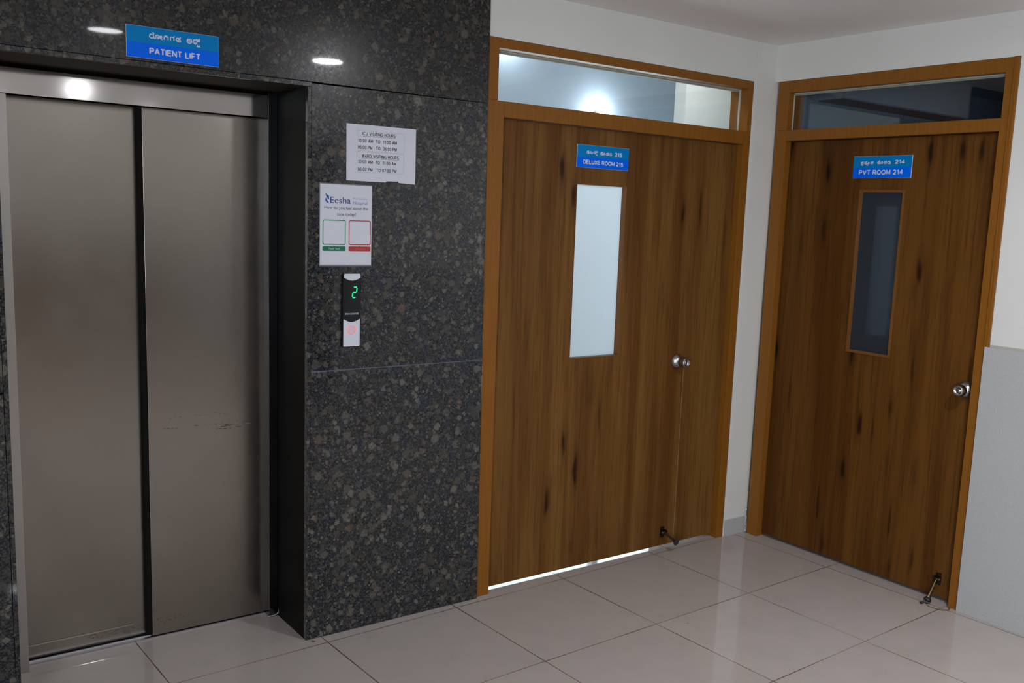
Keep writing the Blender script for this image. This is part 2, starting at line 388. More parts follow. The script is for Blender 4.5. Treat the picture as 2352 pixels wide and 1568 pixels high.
# ------------------------------------------------------------------ lettering (stroke alphabet)
def arc(cx, cy, rx, ry, a0, a1, n=12):
    return [(cx+rx*math.cos(R(a0+(a1-a0)*i/n)), cy+ry*math.sin(R(a0+(a1-a0)*i/n))) for i in range(n+1)]
_P = [(0, 0), (0, 1), (.32, 1)]+arc(.32, .74, .26, .26, 90, -90)+[(0, .48)]
_S = arc(.29, .74, .27, .26, 25, 270, 10)+arc(.29, .24, .29, .24, 90, -155, 10)
GL = {
 'A': (.68, [[(0, 0), (.34, 1), (.68, 0)], [(.12, .32), (.56, .32)]]),
 'C': (.68, [arc(.36, .5, .36, .5, 48, 312)]), 'D': (.62, [[(0, 0), (0, 1), (.28, 1)]+arc(.28, .5, .34, .5, 90, -90)+[(0, 0)]]),
 'E': (.55, [[(.55, 1), (0, 1), (0, 0), (.56, 0)], [(0, .52), (.5, .52)]]), 'F': (.53, [[(.54, 1), (0, 1), (0, 0)], [(0, .5), (.46, .5)]]),
 'G': (.72, [arc(.37, .5, .37, .5, 45, 330)+[(.72, .45), (.42, .45)]]), 'H': (.62, [[(0, 0), (0, 1)], [(.62, 0), (.62, 1)], [(0, .52), (.62, .52)]]),
 'I': (.02, [[(0, 0), (0, 1)]]), 'L': (.5, [[(0, 1), (0, 0), (.52, 0)]]), 'M': (.76, [[(0, 0), (0, 1), (.38, .08), (.76, 1), (.76, 0)]]),
 'N': (.62, [[(0, 0), (0, 1), (.62, 0), (.62, 1)]]), 'O': (.76, [arc(.38, .5, .38, .5, 0, 360, 24)]), 'P': (.58, [_P]),
 'R': (.62, [_P, [(.28, .48), (.62, 0)]]), 'S': (.58, [_S]), 'T': (.62, [[(0, 1), (.64, 1)], [(.32, 1), (.32, 0)]]),
 'U': (.62, [[(0, 1), (0, .32)]+arc(.31, .32, .31, .32, 180, 360)+[(.62, 1)]]), 'V': (.68, [[(0, 1), (.34, 0), (.68, 1)]]),
 'W': (.96, [[(0, 1), (.24, 0), (.48, 1), (.72, 0), (.96, 1)]]), 'X': (.62, [[(0, 0), (.62, 1)], [(0, 1), (.62, 0)]]),
 'Y': (.64, [[(0, 1), (.32, .45), (.64, 1)], [(.32, .45), (.32, 0)]]),
 '0': (.54, [arc(.27, .5, .27, .5, 0, 360, 22)]), '1': (.34, [[(.04, .78), (.28, 1), (.28, 0)]]),
 '2': (.54, [arc(.27, .72, .26, .28, 165, -35)+[(0, 0), (.56, 0)]]), '4': (.58, [[(.42, 0), (.42, 1), (0, .28), (.6, .28)]]),
 '5': (.54, [[(.5, 1), (.1, 1), (.05, .52)]+arc(.26, .33, .28, .33, 130, -150)]),
 '6': (.54, [arc(.27, .3, .27, .3, 0, 360, 18), arc(.42, .36, .42, .64, 180, 78)]), '7': (.54, [[(0, 1), (.55, 1), (.2, 0)]]),
 ':': (.06, [[(0, .0), (.10, .0)], [(0, .56), (.10, .56)]]), ' ': (.2, []),
}
# Kannada letters; x advance, strokes, body between 0 and 0.72
_tick = [(.04, .70), (.42, .70), (.52, .76), (.60, .94)]
_bowl = arc(.30, .34, .27, .34, 125, 415, 18)
_oo = arc(.12, .12, .12, .12, 190, 350, 6)+arc(.44, .36, .22, .34, 200, -70, 12)+arc(.46, .2, .10, .14, -70, 150, 6)
_ee = arc(.2, .45, .13, .15, 10, 370, 12)+arc(.33, .42, .26, .40, 170, 285, 8)
_di = arc(.36, .34, .32, .38, 90, 270, 10)+[(.62, -.02)]+arc(.56, .14, .15, .16, -60, 180, 8)
KN = {
 'ra': (.66, [_bowl, _tick]), 'ro': (1.75, [_bowl, [(.04, .70), (.42, .70)], arc(.48, .88, .12, .16, 260, 520, 10), [(x+.60, y) for x, y in _oo], [(x+1.30, y) for x, y in _ee]]),
 'gi': (.70, [[(.06, 0), (.06, .35)]+arc(.32, .40, .26, .38, 180, 0, 12)+[(.58, 0)], arc(.30, .68, .10, .11, 0, 360, 10)]),
 'ga': (.68, [[(.08, 0), (.08, .5), (.16, .70), (.44, .70)], [(.30, .70), (.50, .66), (.54, .4), (.54, 0)], [(.44, .70), (.56, .78), (.62, .94)]]),
 'lla': (.74, [arc(.22, .40, .19, .22, 20, 380, 14), arc(.40, .16, .24, .18, 150, 400, 12), [(.22, .62), (.50, .66), (.60, .76), (.66, .92)], [(.40, .40), (.62, .42)]]),
 'li': (.80, [arc(.40, .34, .36, .36, 140, 400, 16), arc(.22, .52, .14, .16, 0, 360, 10), arc(.54, .56, .16, .18, 0, 360, 12)]),
 'la': (.78, [arc(.36, .32, .33, .34, 150, 400, 16), arc(.20, .50, .13, .14, 0, 300, 10)]),
 'pht': (1.05, [_tick, [(.10, .70), (.10, .30)]+arc(.34, .28, .24, .28, 180, 360, 10)+[(.58, .66)], [(.34, .40), (.34, -.14)], arc(.84, .62, .15, .20, -60, 250, 10), [(.84, .40), (.96, .86), (1.02, 1.0)], [(.66, -.14), (.66, -.44), (1.0, -.44), (1.0, -.14)]]),
 'di': (.80, [_di, arc(.42, .66, .14, .16, 0, 360, 10)]),
 'ksh': (1.05, [_bowl, _tick, [(.06, .48), (.5, .48)], arc(.84, .62, .14, .20, -80, 250, 10), [(.84, .40), (.92, .86), (1.0, 1.0)], [(.62, -.22), (.74, -.40)]+arc(.86, -.30, .12, .14, 200, 380, 6)]),
 'ko': (1.40, [_bowl, [(.04, .70), (.42, .70)], [(.06, .48), (.5, .48)], arc(.46, .88, .11, .15, 260, 520, 10), [(x+.60, y) for x, y in _oo]]),
 'tha': (.66, [_bowl, _tick, arc(.30, .34, .05, .06, 0, 360, 6)]),
 'ka': (.66, [_bowl, _tick, [(.06, .48), (.5, .48)]]),
 'pra': (.68, [_tick, [(.10, .70), (.10, .28)]+arc(.34, .24, .24, .24, 180, 360, 10)+[(.58, .66)], [(.20, .44), (.46, .44)], arc(.34, -.18, .26, .20, 190, 350, 10)]),
 'tye': (1.26, [_bowl, [(.04, .70), (.46, .70), (.60, .86), (.50, 1.0)], [(.20, .30), (.42, .34)], [(.60, .30), (.52, -.20)]+arc(.66, -.26, .14, .18, 180, 400, 8), [(.62, -.02), (.82, .34)], [(x+.74, y) for x, y in _ee]]),
}
NL = [0, 0]
def ribbon(bm, line, t, y):
    """one stroke as quads with round joints, on the plane y"""
    h = t/2
    NL[0] += 1; y -= (NL[0] % 9)*1.5e-5
    for (x0, z0), (x1, z1) in zip(line, line[1:]):
        NL[1] += 1; y2 = y-(NL[1] % 23)*2e-6
        dx, dz = x1-x0, z1-z0; L = math.hypot(dx, dz)
        if L < 1e-9: continue
        nx, nz = -dz/L*h, dx/L*h
        bm.faces.new([bm.verts.new(p) for p in ((x0+nx, y2, z0+nz), (x0-nx, y2, z0-nz), (x1-nx, y2, z1-nz), (x1+nx, y2, z1+nz))])
    for i, (x, z) in enumerate(line):
        if 0 < i < len(line)-1:
            bm.faces.new([bm.verts.new((x+h*math.cos(a*math.pi/4), y-4.8e-5-(i % 5)*2e-6, z+h*math.sin(a*math.pi/4))) for a in range(8)])
def lay(items, x0, z0, width, height, t, y, gap=.26, table=GL):
    """letters between x0 and x0+width, baseline z0"""
    adv = 0; pl = []
    for ch in items:
        w, st = table[ch]; pl.append((adv, st)); adv += w+gap
    adv -= gap
    sx = (width-t)/adv; sz = height-t
    bm = bmesh.new()
    for a, st in pl:
        for line in st: ribbon(bm, [(x0+t/2+(a+px)*sx, z0+t/2+pz*sz) for px, pz in line], t, y)
    return bm
def letters(bms, name, m, parent):
    k = MB()
    for b in bms:
        for fc in b.faces:
            if fc.normal.y > 0: fc.normal_flip()
        k._add(b, 0)
    return k.build(name, m, parent)
def fonttext(body, x0, z0, width, height, y, off=0.0):
    """mixed-case printing from Blender's own typeface, fitted to a box; height is the capital height"""
    c = bpy.data.curves.new('print', 'FONT'); c.body = body; c.size = 1.0; c.offset = off; c.resolution_u = 4
    o = bpy.data.objects.new('print', c); COL.objects.link(o)
    bpy.context.view_layer.update()
    me = bpy.data.meshes.new_from_object(o.evaluated_get(bpy.context.evaluated_depsgraph_get()))
    bpy.data.objects.remove(o); bpy.data.curves.remove(c)
    xs = [v.co.x for v in me.vertices]; a, b = min(xs), max(xs)
    sx = width/(b-a); sz = height/0.70
    bm = bmesh.new(); bm.from_mesh(me); bpy.data.meshes.remove(me)
    for v in bm.verts: v.co = Vector((x0+(v.co.x-a)*sx, y, z0+v.co.y*sz))
    bmesh.ops.recalc_face_normals(bm, faces=list(bm.faces))
    return bm

# ================================================================== THE SETTING
def struct(o, label=None, cat=None): return tag(o, label, cat, kind='structure')

fl = MB().box(-4.3, 7.0, -10.0, 4.2, -0.10, 0.0).build('floor', MT['tile'])
struct(fl, 'polished off-white floor tiles with thin brown grout lines', 'floor')
ce = MB().box(-4.3, XR+.14, -10.0, .10, H, H+.10).build('ceiling', MT['ceil'])
struct(ce, 'plain pale grey painted ceiling above both doors', 'ceiling')

# granite-clad lift wall
wl = empty('wall_left'); struct(wl, 'dark granite pilaster between the lift and the double door', 'wall')
wl2 = empty('wall_left.001'); struct(wl2, 'narrow strip of dark granite at the left edge, left of the lift', 'wall')
wl3 = empty('wall_left.002'); struct(wl3, 'dark granite lintel carrying the PATIENT LIFT sign', 'wall')
g = MT['granite']
MB().hexa([(0.0, 0, 0), (.779, 0, 0), (.779, .10, 0), (0.0, .10, 0), (0.0, 0, 1.0555), (.7685, 0, 1.0555), (.7685, .10, 1.0555), (0.0, .10, 1.0555)], bev=.0012).build('granite_slab', g, wl)
MB().hexa([(0.0, 0, 1.0595), (.7685, 0, 1.0595), (.7685, .10, 1.0595), (0.0, .10, 1.0595), (0.0, 0, 2.1035), (.758, 0, 2.1075), (.758, .10, 2.1075), (0.0, .10, 2.1035)], bev=.0012).build('granite_slab', g, wl)
MB().box(-.0145, -.0006, .0008, .022, 0, 2.0903, bev=.001).build('edge_slab', g, wl)
MB().box(-.0145, -.0006, .022, .46, 0, 2.0903).build('return_slab', MT['shadedgranite'], wl)  # shade on the return face put into a near-black granite colour
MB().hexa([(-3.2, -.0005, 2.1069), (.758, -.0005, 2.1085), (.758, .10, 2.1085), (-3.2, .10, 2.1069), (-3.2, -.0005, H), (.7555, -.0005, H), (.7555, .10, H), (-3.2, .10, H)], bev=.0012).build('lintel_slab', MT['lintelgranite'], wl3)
MB().box(-1.02, -.0006, .0, .018, 2.0905, 2.1068, bev=.001).build('edge_slab', g, wl3)
MB().box(-1.02, -.0006, .018, .46, 2.0910, 2.1068).build('soffit_slab', MT['soffit'], wl3)
MB().box(-1.0115, -.9975, .0012, .46, 0, 2.0903, bev=.001).build('return_slab', g, wl2)
MB().box(-3.2, -1.013, 0, .10, 0, 1.0555, bev=.0012).build('granite_slab', g, wl2)
MB().box(-3.2, -1.013, 0, .10, 1.0595, 2.1055, bev=.0012).build('granite_slab', g, wl2)
# masonry behind the cladding
MB().box(-3.2, -1.012, .10, .50, 0, 2.107).build('masonry', MT['crack'], wl2)
MB().box(0.0, .755, .10, .50, 0, 2.107).build('masonry', MT['crack'], wl)
MB().box(-3.2, .755, .10, .50, 2.109, H).build('masonry', MT['crack'], wl3)
# polished chamfer along the horizontal joint of the pilaster
MB().box(.0005, .7685, -.0006, .004, 1.0555, 1.0595).build('joint_line', plain('joint_filler', (0.085, 0.09, 0.125), .35), wl)

# white wall around door 215
wb = empty('wall_back'); struct(wb, 'white painted wall around the double door', 'wall')
MB().box(.7558, 2.372, .0135, .14, 2.3735, H).box(2.3665, 2.372, .0135, .14, 0, 2.3735).build('plaster', MT['white'], wb)
MB().box(2.3735, XR+.02, .0105, .14, 0, H, bev=.001).build('plaster', MT['white'], wb)
bb = MB().box(2.372, XR-.003, .002, .0105, 0, .090, bev=.0015).build('baseboard_back', MT['dado']); struct(bb, 'short grey tile skirting between the two doors', 'baseboard')

# right wall with opening for door 214
wr = empty('wall_right'); struct(wr, 'white painted wall beside and above the dark single door', 'wall')
MB().box(XR, XR+.14, -1.2475, .0105, 2.3875, H).box(XR, XR+.14, -9.5, -1.2475, 0, H).build('plaster', MT['white'], wr)
tr = MB().box(XR-.012, XR, -9.5, -1.230, 0, 1.1885, bev=.0015).build('trim_1', MT['dado']); struct(tr, 'smooth light grey tile dado right of the single door', 'wall tile')
t2 = MB().box(XR-.007, XR, -9.5, -1.251, 1.1888, 1.1985).build('trim_2', MT['sealant']); struct(t2, 'thin cream cement strip topping the grey dado', 'trim')

# walls behind the photographer
wf = MB().box(-4.3, XR+.14, -9.7, -9.5, 0, H).build('wall_front', MT['white'])
struct(wf, 'white wall at the far end of the hall behind the photographer', 'wall')
MB().box(-4.2, XR-.02, -9.5, -9.47, 0, 1.15).build('added_wood_panel', MT['wood2'], wf)  # unseen panel added to darken what the lift doors reflect
ws = MB().box(-4.4, -4.2, -9.5, -6.65, 0, H).box(-4.4, -4.2, -4.55, .5, 0, H).box(-4.4, -4.2, -6.65, -4.55, 0, .85).box(-4.4, -4.2, -6.65, -4.55, 2.25, H).box(-4.2, -3.2, .0, .5, 0, H).build('wall_side', MT['white']); struct(ws, 'white wall with an added window on the left of the hall', 'wall')
wn = empty('added_window'); struct(wn, 'unseen wide window added in the left wall of the hall for fill light', 'window')  # added out of view as the source of the hall fill light
MB().box(-4.26, -4.20, -6.65, -4.55, .85, .91).box(-4.26, -4.20, -6.65, -4.55, 2.19, 2.25).box(-4.26, -4.2, -6.65, -6.59, .91, 2.19).box(-4.26, -4.2, -4.61, -4.55, .91, 2.19).box(-4.26, -4.2, -5.63, -5.57, .91, 2.19).build('window_frame', MT['alu'], wn)
MB().box(-4.232, -4.226, -6.59, -4.61, .91, 2.19).build('pane', MT['clear'], wn)

d3 = empty('added_door', (XR, -6.72, 0)); struct(d3, 'unseen dark door added in the right wall for the lift steel to reflect', 'door')  # unseen, added to give the lift jamb and header dark reflections
MB().box(-.02, 0, 0, .07, 0, 2.30).box(-.02, 0, 1.43, 1.50, 0, 2.30).box(-.02, 0, .07, 1.43, 2.23, 2.30).build('door_frame', MT['blackwood'], d3)
MB().box(-.012, 0, .07, 1.43, .01, 2.23).build('door_leaf', MT['blackwood'], d3)
# ceiling panels
def downlight(x, y, lamp, label):
    d = empty('ceiling_light', (x, y, H)); tag(d, label, 'ceiling light', 'round recessed ceiling lights')
    MB().lathe([(.088, -.001), (.088, .006), (.103, .006), (.106, .003), (.106, -.001)], (0, 0, 0), (0, 0, -1), 48).build('trim_ring', MT['panelwhite'], d)
    MB().lathe([(0, .004), (.0875, .004)], (0, 0, 0), (0, 0, -1), 48).build('diffuser', MT[lamp], d)
for x, y, lm, l in ((1.17, -2.43, 'lamp', 'round recessed ceiling light mirrored in granite right of the lift sign'),
                (-.13, -2.41, 'lampweak', 'round recessed ceiling light mirrored in granite left of the lift sign'),
                (.40, -5.10, 'lampfaint', 'round recessed ceiling light mirrored in the steel lift header'),
                (1.70, -7.90, 'lampfaint', 'unseen round ceiling light added at the far end of the hall, nearer the right wall'),  # far row is unseen, added to brighten the end of the hall
                (.10, -7.90, 'lampfaint', 'unseen round ceiling light added at the far end of the hall, middle of its row'),
                (-1.70, -7.90, 'lampfaint', 'unseen round ceiling light added at the far end of the hall, nearer the added window')):
    downlight(x, y, lm, l)

# ------------------------------------------------------------------ rooms behind the doors
ri = empty('wall_room'); struct(ri, 'grey-blue and white walls seen through the lit transom pane', 'wall')
MB().box(.5, 2.3, 2.2, 2.3, 0, 3.1).box(4.5, 7.0, 2.2, 2.3, 0, 3.1).box(2.3, 4.5, 2.2, 2.3, 0, .62).box(2.3, 4.5, 2.2, 2.3, 1.75, 3.1).build('plaster', MT['bluewall'], ri)
MB().box(3.085, 4.9, 1.2, 1.3, 0, 3.0).build('plaster', MT['white'], ri)
MB().box(.40, .50, .50, 2.3, 0, 3.1).box(6.9, 7.0, .14, 2.3, 0, 3.1).box(2.67, 6.9, .14, .20, 0, 3.1).build('plaster', MT['white'], ri)
cr = MB().box(.40, 7.0, .14, 2.3, 3.0, 3.1).build('ceiling_room', MT['white']); struct(cr, 'white ceiling of the lit room', 'ceiling')
w2 = empty('window_2'); struct(w2, 'daylit window of the room behind the double door', 'window')
MB().box(2.3, 4.5, 2.22, 2.28, .62, .67).box(2.3, 4.5, 2.22, 2.28, 1.70, 1.75).box(2.3, 2.35, 2.22, 2.28, .67, 1.70).box(4.45, 4.5, 2.22, 2.28, .67, 1.70).box(3.37, 3.43, 2.22, 2.28, .67, 1.70).build('window_frame', MT['panelwhite'], w2)
MB().box(2.35, 4.45, 2.248, 2.253, .67, 1.70).build('pane', MT['clear'], w2)
def bulb(x, y, z, label):
    b = empty('wall_lamp', (x, y, z)); tag(b, label, 'lamp', 'lamps in the lit room')
    MB().lathe([(0, 0), (.040, 0), (.040, .02), (.026, .03), (.026, .045)], (0, .10, 0), (0, -1, 0), 24).build('holder', MT['panelwhite'], b)
    MB().lathe([(.02, .045), (.036, .062), (.046, .085), (.046, .10), (.036, .122), (.018, .134), (0, .138)], (0, .10, 0), (0, -1, 0), 28).build('bulb', MT['bulb'], b)
bulb(3.19, 2.10, 2.405, 'glowing bulb just above the transom bar of the double door')
bulb(2.33, 2.10, 2.86, 'bright bulb lighting the top left corner of the lit transom')

rl = empty('added_ceiling_lamp', (2.9, .75, 3.0)); tag(rl, 'unseen square lamp added to light the room behind the frosted window', 'lamp', 'lamps in the lit room')  # added lamp, brightens the white partition and the frosted pane
MB().box(-.16, .16, -.16, .16, -.02, 0, bev=.003).build('lamp_frame', MT['panelwhite'], rl)
MB().box(-.15, .15, -.15, .15, -.024, -.0205).build('diffuser', MT['roomlamp'], rl)

rl = empty('added_ceiling_lamp', (1.35, .72, 3.0)); tag(rl, 'unseen square lamp added just inside the double door', 'lamp', 'lamps in the lit room')  # added lamp, brightens the frosted pane and the floor by the door
MB().box(-.16, .16, -.16, .16, -.02, 0, bev=.003).build('lamp_frame', MT['panelwhite'], rl)
MB().box(-.15, .15, -.15, .15, -.024, -.0205).build('diffuser', MT['roomfill2'], rl)

rd = empty('wall_dark_room'); struct(rd, 'dim blue walls and beam seen through the dark transom pane', 'wall')
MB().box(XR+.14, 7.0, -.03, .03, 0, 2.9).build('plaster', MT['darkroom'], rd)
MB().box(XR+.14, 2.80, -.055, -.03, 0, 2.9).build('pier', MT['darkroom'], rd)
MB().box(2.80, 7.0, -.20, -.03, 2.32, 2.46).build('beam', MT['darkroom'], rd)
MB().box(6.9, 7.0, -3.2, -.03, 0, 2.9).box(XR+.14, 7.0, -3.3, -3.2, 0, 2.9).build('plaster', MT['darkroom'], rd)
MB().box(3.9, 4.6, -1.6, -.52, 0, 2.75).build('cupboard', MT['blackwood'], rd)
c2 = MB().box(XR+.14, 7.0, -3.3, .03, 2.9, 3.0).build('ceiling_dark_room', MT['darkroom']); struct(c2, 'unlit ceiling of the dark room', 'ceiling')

# ================================================================== DOORS
def knob(parent, x, z, y):
    k = empty('door_knob', (x, y, z)); k.parent = parent
    ax = (0, -1, 0)
    MB().lathe([(.0375, 0), (.0385, .003), (.0375, .006), (.0225, .028), (.018, .029)], (0, 0, 0), ax).build('rose', MT['chrome'], k)
    MB().lathe([(.0135, .024), (.0135, .030), (.0195, .031), (.0255, .040), (.0268, .050), (.0245, .066), (.0215, .072), (.0185, .073), (.0110, .064)], (0, 0, 0), ax).build('handle', MT['chrome'], k)
    MB().lathe([(.0112, .0640), (.008, .0672), (0, .068)], (0, 0, 0), ax, 24).build('lock_cylinder', MT['chrome'], k)
    MB().box(-.0012, .0012, -.0695, -.0670, -.005, .005).build('keyhole', MT['keyhole'], k)
    return k

def room_door(name, loc, rz, P):
    """local frame: x to the right, y into the wall, z up"""
    d = empty(name, loc, rz)
    fx0, fx1, ft = P['outer']; tx0, tx1, tz0, tz1 = P['transom']; ox0, ox1, oz = P['opening']; ly = P['leaf_y']; dep = P['depth']
    fb = .0
    m = MB()
    m.hexa([(P.get('fx0b', fx0), 0, fb), (ox0, 0, fb), (ox0, dep, fb), (P.get('fx0b', fx0), dep, fb), (fx0, 0, tz0), (ox0, 0, tz0), (ox0, dep, tz0), (fx0, dep, tz0)], bev=.0015)
    m.box(fx0, tx0, 0, dep, tz0, ft, bev=.0015)
    m.box(ox1, fx1, 0, dep, fb, tz0, bev=.0015).box(tx1, fx1, 0, dep, tz0, ft, bev=.0015)
    m.box(ox0, ox1, 0, dep, oz, tz0, bev=.0015).box(tx0, tx1, 0, dep, tz1, ft, bev=.0015)
    # rebate behind the leaf
    m.box(ox0, ox0+.012, ly+.038, dep, fb, oz).box(ox1-.012, ox1, ly+.038, dep, fb, oz)
    if P.get('groove'):
        gx = P['groove']; m.box(gx, fx1+.002, -.006, .0, P['groove_z'], ft+.002, bev=.0015); m.box(gx+.012, gx+.02, -.0075, -.005, P['groove_z'], ft-.004, bev=.0008)
    m.build('door_frame', MT['frame'], d)
    gy = P['glass_y']
    MB().box(tx0, tx1, gy, gy+.005, tz0, tz1).build('transom_glass', MT['clear'], d)
    s = MB().box(tx0, tx1, gy-.006, gy, tz1-.005, tz1).box(tx0, tx1, gy+.006, gy+.018, tz1-.010, tz1)
    if P['seal'] == 'left': s.box(tx0, tx0+.004, gy-.006, gy, tz0, tz1)
    else: s.box(tx1-.006, tx1, gy-.010, gy, tz0, tz1)
    s.build('glazing_sealant', MT['sealant'], d)
    vx0, vx1, vz0, vz1 = P['vision']
    for i, (a, b, z0) in enumerate(P['leaves']):
        lf = MB(); th = .036
        if a < vx0 < b:
            lf.box(a, vx0, ly, ly+th, z0, P['leaf_top']).box(vx1, b, ly, ly+th, z0, P['leaf_top']).box(vx0, vx1, ly, ly+th, z0, vz0).box(vx0, vx1, ly, ly+th, vz1, P['leaf_top'])
        else: lf.box(a, b, ly, ly+th, z0, P['leaf_top'])
        leaf = lf.build('door_leaf', P['wood'], d)
        if a < vx0 < b:
            bw, bp_, gd = P['bead']
            bd = MB().box(vx0, vx0+bw, ly-bp_, ly+gd, vz0, vz1).box(vx1-bw, vx1, ly-bp_, ly+gd, vz0, vz1).box(vx0+bw, vx1-bw, ly-bp_, ly+gd, vz0, vz0+bw).box(vx0+bw, vx1-bw, ly-bp_, ly+gd, vz1-bw, vz1)
            bd.build('glazing_bead', MT['bead'], leaf)
            MB().box(vx0+bw*.5, vx1-bw*.5, ly+gd, ly+gd+.004, vz0+bw*.5, vz1-bw*.5).build('vision_glass', P['vglass'], leaf)
    kx, kz = P['knob']; knob(d, kx, kz, ly)
    return d

d1 = room_door('door_1', (0, .013, 0), 0, dict(outer=(.7592, 2.3642, 2.3725), fx0b=.7805, transom=(.8145, 2.3335, 2.126, 2.3345), opening=(.848, 2.3145, 2.0615),
    depth=.12, glass_y=.062, seal='right', leaf_y=.037, leaf_top=2.059, wood=MT['wood1'], leaves=[(.8505, 2.0255, .017), (2.0275, 2.312, .017)],
    vision=(1.277, 1.5775, 1.0235, 1.8165), bead=(.004, .002, .028), vglass=MT['frosted'], knob=(1.974, .973)))
struct(d1, 'brown wood-grain double door with bright frosted window, second from the lift', 'door')
# pale strip along the joint of the leaves below the knob
MB().box(2.0254, 2.0275, .0494, .060, .02, .94).build('edge_band', plain('pale_edge', (.26, .19, .11), .6), d1).matrix_parent_inverse = Matrix.Translation((0, -.013, 0))
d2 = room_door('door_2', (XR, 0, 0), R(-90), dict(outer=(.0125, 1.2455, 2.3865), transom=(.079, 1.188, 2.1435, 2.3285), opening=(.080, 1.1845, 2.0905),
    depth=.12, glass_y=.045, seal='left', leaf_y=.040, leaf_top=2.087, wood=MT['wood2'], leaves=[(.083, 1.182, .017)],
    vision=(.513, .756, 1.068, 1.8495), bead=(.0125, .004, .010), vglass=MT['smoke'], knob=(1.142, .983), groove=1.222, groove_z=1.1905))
struct(d2, 'dark walnut single door with a tall grey window in the right wall', 'door')
MB().box(.600, .708, .056, .0575, 1.165, 1.775).build('window_sheet', plain('grey_sheet', (.46, .52, .60), .6), d2)

def stopper(parent, x, z, y, tip, name='door_stopper'):
    s = empty(name, (x, y, z)); s.parent = parent
    MB().box(-.013, .013, -.004, 0, -.030, .026, bev=.001).box(-.013, -.009, -.026, -.003, -.014, .012, bev=.0008).box(.009, .013, -.026, -.003, -.014, .012, bev=.0008).lathe([(.0035, 0), (.0035, .0012), (.0015, .002), (0, .002)], (0, -.004, .020), (0, -1, 0), 12).lathe([(.0035, 0), (.0035, .0012), (.0015, .002), (0, .002)], (0, -.004, -.024), (0, -1, 0), 12).build('bracket', MT['darkmetal'], s)
    MB().lathe([(0, -.0185), (.006, -.0185), (.006, .0185), (0, .0185)], (0, -.018, .0), (1, 0, 0), 16).build('pivot_pin', MT['brass'], s)
    a = Vector((0, -.018, 0)); t = Vector(tip)
    p = [a.lerp(t, q) for q in (0, .12, .45, .68, .80, .90)]
    MB().tube(p, [.0055, .0062, .0060, .0066, .010, .0125], 16, flat=.75).build('arm', MT['brass'], s)
    p = [a.lerp(t, q) for q in (.86, .92, .97, 1.0)]
    MB().tube(p, [.0125, .0165, .0175, .0165], 18).build('rubber_foot', MT['rubber'], s)
stopper(d1, 1.942, .090, .037, (.006, -.105, -.030))
stopper(d2, 1.108, .102, .040, (-.002, -.078, -.092))

# ================================================================== LIFT
lift = empty('elevator', (-.5, .281, 0))
tag(lift, 'brushed steel two-panel lift doorway set in the dark granite wall', 'elevator')
def L(m, name, mats, parent=lift):
    o = m.build(name, mats, parent)
    if parent is lift: o.matrix_parent_inverse = Matrix.Translation((.5, -.281, 0))
    return o
Y0 = .281
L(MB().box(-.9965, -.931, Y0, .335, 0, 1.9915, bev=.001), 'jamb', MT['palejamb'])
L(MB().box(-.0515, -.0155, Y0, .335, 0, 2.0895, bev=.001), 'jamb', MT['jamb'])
L(MB().box(-.9965, -.052, Y0+.002, .33, 1.9925, 2.0765, bev=.0012), 'header', MT['header'])
dl = L(MB().box(-.985, -.470, .365, .40, .009, 2.05, bev=.001), 'door_panel', MT['steel'])
dr = L(MB().box(-.497, -.030, .331, .359, .009, 2.05, bev=.0003), 'door_panel', MT['steel'])
L(MB().box(-.514, -.497, .336, .364, .012, 2.05, bev=.001), 'edge_strip', MT['gapshade'])  # shaded gap between the door panels, drawn as a black strip
L(MB().box(-.9305, -.052, .327, .44, 0, .005).box(-.9305, -.5, .346, .350, .005, .008), 'sill', MT['alu'])
L(MB().box(-.98, -.56, .3625, .3650, .055, .060, bev=.0008), 'kick_ridge', MT['header'])
L(MB().box(-.9965, -.0150, .41, .43, 0, 2.0906), 'shaft_liner', MT['crack'])
# ragged dark gap line and scuffs on the steel
def scuffs(x0, x1, z0, z1, y, n, name, m, parent, slope=0.0, lx=(.004, .014), hz=(.0006, .0016)):
    k = MB()
    for i in range(n):
        x = random.uniform(x0, x1); z = z0+(z1-z0)*random.random()+slope*(x-x0)
        w = random.uniform(*lx); h = random.uniform(*hz)
        k.prism([(x, z), (x+w, z+h*.2), (x+w*.7, z+h), (x+w*.2, z+h*.9)], y-.0003, y+.0002)
    return tag(L(k, name, m, parent), kind='stuff')
P0 = None
def child_scuffs(*a, **kw):
    o = scuffs(*a, **kw); return o
o = scuffs(-.47, -.12, .855, .862, .331, 14, 'scratches', MT['ink'], lift)
o = scuffs(-.46, -.10, .815, .822, .331, 20, 'scratches', MT['ink'], lift)
o = scuffs(-.25, -.15, .795, .799, .331, 14, 'scratches', MT['ink'], lift)
o = scuffs(-.24, -.13, .803, .812, .331, 9, 'scratches', MT['alu'], lift, lx=(.02, .05), hz=(.0012, .003))
o = scuffs(-.250, -.165, .800, .813, .331, 14, 'scratches', MT['palescuff'], lift, lx=(.008, .025), hz=(.0008, .0020))
o = scuffs(-.49, -.36, .045, .075, .331, 40, 'rust_marks', MT['rust'], lift, lx=(.002, .010), hz=(.0008, .002))
o = scuffs(-.72, -.53, .030, .052, .365, 46, 'rust_marks', MT['rust'], lift, lx=(.003, .014), hz=(.0008, .002))
# mastic left at the feet of the frame
L(MB().tube([(-.058, .280, .004), (-.030, .279, .005), (-.014, .2785, .012), (-.0135, .279, .030)], [.0015, .002, .002, .001], 8), 'mastic', MT['sealant'])

